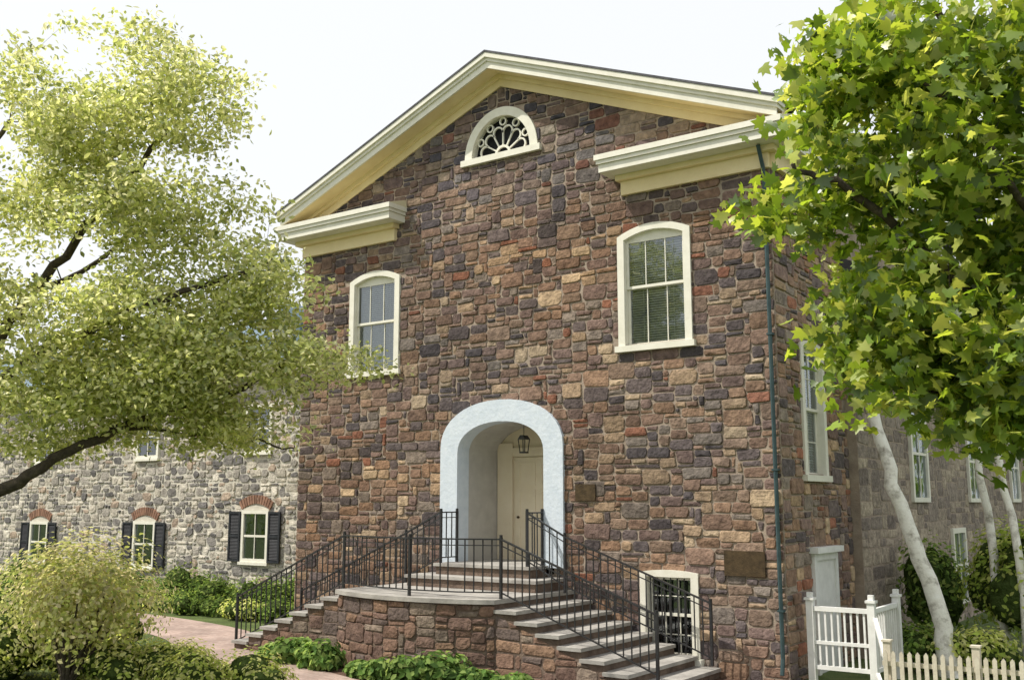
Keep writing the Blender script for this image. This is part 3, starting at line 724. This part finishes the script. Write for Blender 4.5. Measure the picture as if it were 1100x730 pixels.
M_core=noisy('shaded_foliage',(.03,.045,.014),(.07,.10,.03),scale=6,rough=1,bump=1,bscale=20,bdist=.05,spec=0)
def bush(name,c,r,n,ls,kind,pal,up=.35,blobs=7,core=True,w=None,seed=0,stem=False):
    root=empty(name); rg=np.random.default_rng(seed+int(abs(c[0]*131+c[1]*37)))
    bl=[]
    for i in range(blobs):
        a=rg.uniform(0,2*math.pi); q=math.sqrt(rg.uniform(0,1))*.62
        bl.append((c[0]+r[0]*q*math.cos(a),c[1]+r[1]*q*math.sin(a),c[2]+r[2]*rg.uniform(-.35,.45)*(1-q),rg.uniform(.35,.6)))
    P=[];D=[];K=[]
    m=n//blobs
    for (x,y,z,s) in bl:
        d=rg.normal(size=(m,3)); d/=np.linalg.norm(d,axis=1)[:,None]; rr=rg.uniform(.66,1.25,size=(m,1))
        P.append(np.array([x,y,z])+d*rr*np.array(r)*s*1.1); D.append(d); K.append(np.full((m,1),rg.uniform(.75,1.25)))
    P=np.concatenate(P);D=np.concatenate(D);K=np.concatenate(K)
    ok=P[:,2]>GZ+.01; P=P[ok];D=D[ok];K=K[ok]
    cols=mixcols(len(P),pal,.25,w)*K
    leaves('leaves',P,ls,kind,cols,root,up=up,dirs=D)
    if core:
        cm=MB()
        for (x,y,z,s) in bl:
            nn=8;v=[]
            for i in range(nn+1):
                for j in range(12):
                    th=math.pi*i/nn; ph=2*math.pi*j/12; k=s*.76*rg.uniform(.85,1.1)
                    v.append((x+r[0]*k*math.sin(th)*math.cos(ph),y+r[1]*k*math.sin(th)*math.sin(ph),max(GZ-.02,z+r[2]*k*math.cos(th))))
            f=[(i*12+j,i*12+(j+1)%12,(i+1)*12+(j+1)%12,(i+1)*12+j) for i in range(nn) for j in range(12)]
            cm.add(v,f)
        cm.obj('dark_filler_core',M_core,root)  # added dark blobs block see-through; inner shade is put into their colour
    if stem:
        sm=MB()
        for (x,y,z,s) in bl: sm.tube([(c[0],c[1],GZ),((c[0]+x)/2,(c[1]+y)/2,GZ+(z-GZ)*.5),(x,y,z)],[.035,.025,.012],5)
        sm.obj('stems',M_bark,root)
    return root
G1=[(.14,.22,.055),(.20,.30,.07),(.10,.165,.045),(.30,.38,.11)]
G2=[(.44,.50,.13),(.55,.58,.20),(.31,.39,.09),(.60,.60,.28)]
G3=[(.48,.49,.20),(.56,.56,.27),(.36,.41,.13),(.58,.53,.33)]
bush('shrub',(-3.1,-6.86,1.4),(1.3,1.3,1.28),7600,.09,'oval',G3,up=.5,blobs=17,core=False,stem=True,seed=2)
for i,(x,y,rx,h) in enumerate([(-3.9,-5.9,.9,.55),(-2.3,-5.5,.8,.5),(-1.4,-5.8,.8,.48),(-.7,-5.5,.8,.42),(-5.4,-5.2,1.0,.7),(-4.9,-6.9,1.0,.9),(-2.9,-6.2,.8,.5)]):
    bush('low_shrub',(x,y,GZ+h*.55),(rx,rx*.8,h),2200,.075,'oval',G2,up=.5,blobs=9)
for i,(x,y,rx,h) in enumerate([(-7.2,-3.8,1.2,.8),(-9.3,-3.0,1.2,1.0),(-11.2,-3.0,1.3,.9),(-13.5,-2.9,1.3,1.0),(-16,-2.9,1.4,.9),(-6.2,-4.9,.9,.7),(-9.5,-5,1.3,1.1),(-12.5,-5,1.5,1.3)]):
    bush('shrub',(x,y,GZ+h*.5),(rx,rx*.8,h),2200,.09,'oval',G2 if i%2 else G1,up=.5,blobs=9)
for i,x in enumerate(np.arange(-20,-5.6,1.35)):
    h=.62+.2*R.random()
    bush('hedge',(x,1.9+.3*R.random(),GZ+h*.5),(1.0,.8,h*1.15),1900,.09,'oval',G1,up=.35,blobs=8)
for i,x in enumerate(np.arange(-15,-5.8,1.1)):
    h=.34+.15*R.random()
    bush('ground_cover_plant',(x,1.0+.25*R.random(),GZ+h*.4),(.8,.5,h*1.15),1000,.085,'oval',G2 if i%3==0 else G1,up=.45,blobs=7)
for i,(x,y,rx,h) in enumerate([(-1.55,-3.1,.5,.36),(-2.3,-2.9,.45,.34),(-3.0,-2.8,.4,.25),(.35,-3.25,.55,.36),(1.0,-3.1,.5,.34),(1.7,-3.0,.4,.22),(-.3,-3.3,.4,.18),(2.5,-3.1,.35,.2)]):
    bush('hosta_plant',(x,y,GZ+h*.4),(rx,rx*.8,h),900,.13,'broad',[(.13,.23,.06),(.20,.31,.09),(.28,.38,.12),(.09,.16,.05)],up=.5,blobs=6)
bush('shrub',(8.2,4.2,1.5),(1.15,1.0,1.45),5200,.10,'oval',[(.28,.38,.075),(.38,.46,.11),(.19,.27,.055),(.48,.51,.17)],up=.45,blobs=13)
bush('shrub',(6.45,5.4,1.3),(.55,.7,1.3),1800,.11,'oval',G1,up=.4,blobs=8)
bush('shrub',(6.9,2.7,.5),(.6,.6,.6),1500,.10,'oval',G1,up=.4,blobs=8)
bush('shrub',(7.7,2.6,.45),(.7,.5,.5),1500,.10,'oval',G2,up=.4,blobs=8)
bush('shrub',(9.4,5.4,1.4),(1.3,1.3,1.5),3000,.11,'oval',G1,up=.4,blobs=9)
def farmass():
    root=empty('distant_trees'); P=[]
    rg=np.random.default_rng(4)
    for i in range(60):
        a=rg.uniform(0,2*math.pi); d=rg.uniform(55,80)
        c=np.array([d*math.cos(a),d*math.sin(a)+10,4.0]); 
        q=rg.normal(size=(260,3)); q/=np.linalg.norm(q,axis=1)[:,None]
        P.append(c+q*np.array([6,6,4.2])*rg.uniform(.6,1.05,size=(260,1)))
    P=np.concatenate(P); leaves('foliage',P,1.1,'oval',mixcols(len(P),G1,.3),root,up=.3)
farmass()

# ------------------------------------------------------------------ gate + fence (right)
gt=empty('white_wooden_railing'); mb=MB()
for (x,y) in ((5.85,.25),(6.8,.25),(6.8,1.6)):
    mb.box(x-.055,x+.055,y-.055,y+.055,GZ-.05,1.38); mb.box(x-.075,x+.075,y-.075,y+.075,1.383,1.42); mb.box(x-.04,x+.04,y-.04,y+.04,1.423,1.50)
mb.box(5.91,6.74,.215,.285,1.22,1.29); mb.box(5.91,6.74,.22,.28,.34,.40); mb.box(5.91,6.74,.222,.278,.72,.77)
for k in range(8):
    x=5.98+k*.1; mb.box(x-.014,x+.014,.236,.264,.403,1.217)
mb.box(6.77,6.83,.31,1.54,1.22,1.29); mb.box(6.772,6.828,.31,1.54,.34,.40)
for k in range(10):
    y=.40+k*.12; mb.box(6.786,6.814,y-.014,y+.014,.403,1.217)
mb.bar((6.86,.2,1.15),(7.25,-.6,.55),.06); mb.bar((6.86,.2,.35),(7.2,-.5,.05),.05)
mb.obj('rails_and_posts',M_whitewood,gt)
fc=empty('picket_fence'); mb=MB()
for k in range(44):
    t=k/43; x=7.3+4.6*t; y=-.9+.35*t; h=.86 
    mb.prism([(x-.028,GZ+.03),(x+.028,GZ+.03),(x+.028,h-.04),(x,h),(x-.028,h-.04)],y-.012,y+.012)
mb.bar((7.25,-.87,.68),(11.95,-.52,.68),.04,.06); mb.bar((7.25,-.87,.28),(11.95,-.52,.28),.04,.06)
for t in (0,.25,.5,.75,1):
    x=7.3+4.6*t; y=-.83+.35*t; mb.box(x-.05,x+.05,y,y+.1,GZ-.05,.96); mb.box(x-.065,x+.065,y-.015,y+.115,.963,.99)
mb.obj('pickets',M_fence,fc)

# ------------------------------------------------------------------ light, world, camera
az=math.radians(230); el=math.radians(54)
dirv=Vector((math.sin(az)*math.cos(el),math.cos(az)*math.cos(el),math.sin(el)))
sd_=bpy.data.lights.new('sun','SUN'); sd_.energy=5.0; sd_.angle=math.radians(.5); sd_.color=(1,.94,.84)
so=bpy.data.objects.new('sun',sd_); so.rotation_mode='QUATERNION'; so.rotation_quaternion=dirv.to_track_quat('Z','Y'); link(so)
w=bpy.data.worlds.new("World"); scene.world=w; w.use_nodes=True; nt=w.node_tree
bg=nt.nodes['Background']; sk=nt.nodes.new('ShaderNodeTexSky'); sk.sky_type='NISHITA'; sk.sun_disc=False
sk.sun_elevation=el; sk.sun_rotation=az; sk.air_density=1.2; sk.dust_density=4
mx=nt.nodes.new('ShaderNodeMix'); mx.data_type='RGBA'; mx.inputs['Factor'].default_value=.8; mx.inputs['B'].default_value=(9.6,9.7,9.8,1)
nt.links.new(sk.outputs['Color'],mx.inputs['A']); nt.links.new(mx.outputs['Result'],bg.inputs['Color']); bg.inputs['Strength'].default_value=.12
cd=bpy.data.cameras.new('camera'); cd.lens=36; cd.sensor_width=36; cd.sensor_fit='HORIZONTAL'; cd.clip_end=2000
co=bpy.data.objects.new('camera',cd); co.location=(11.65,-16,2.9); co.rotation_euler=(math.radians(98.99),0,YW); link(co)
scene.camera=co
scene.view_settings.view_transform='Standard'; scene.view_settings.look='None'; scene.view_settings.exposure=0
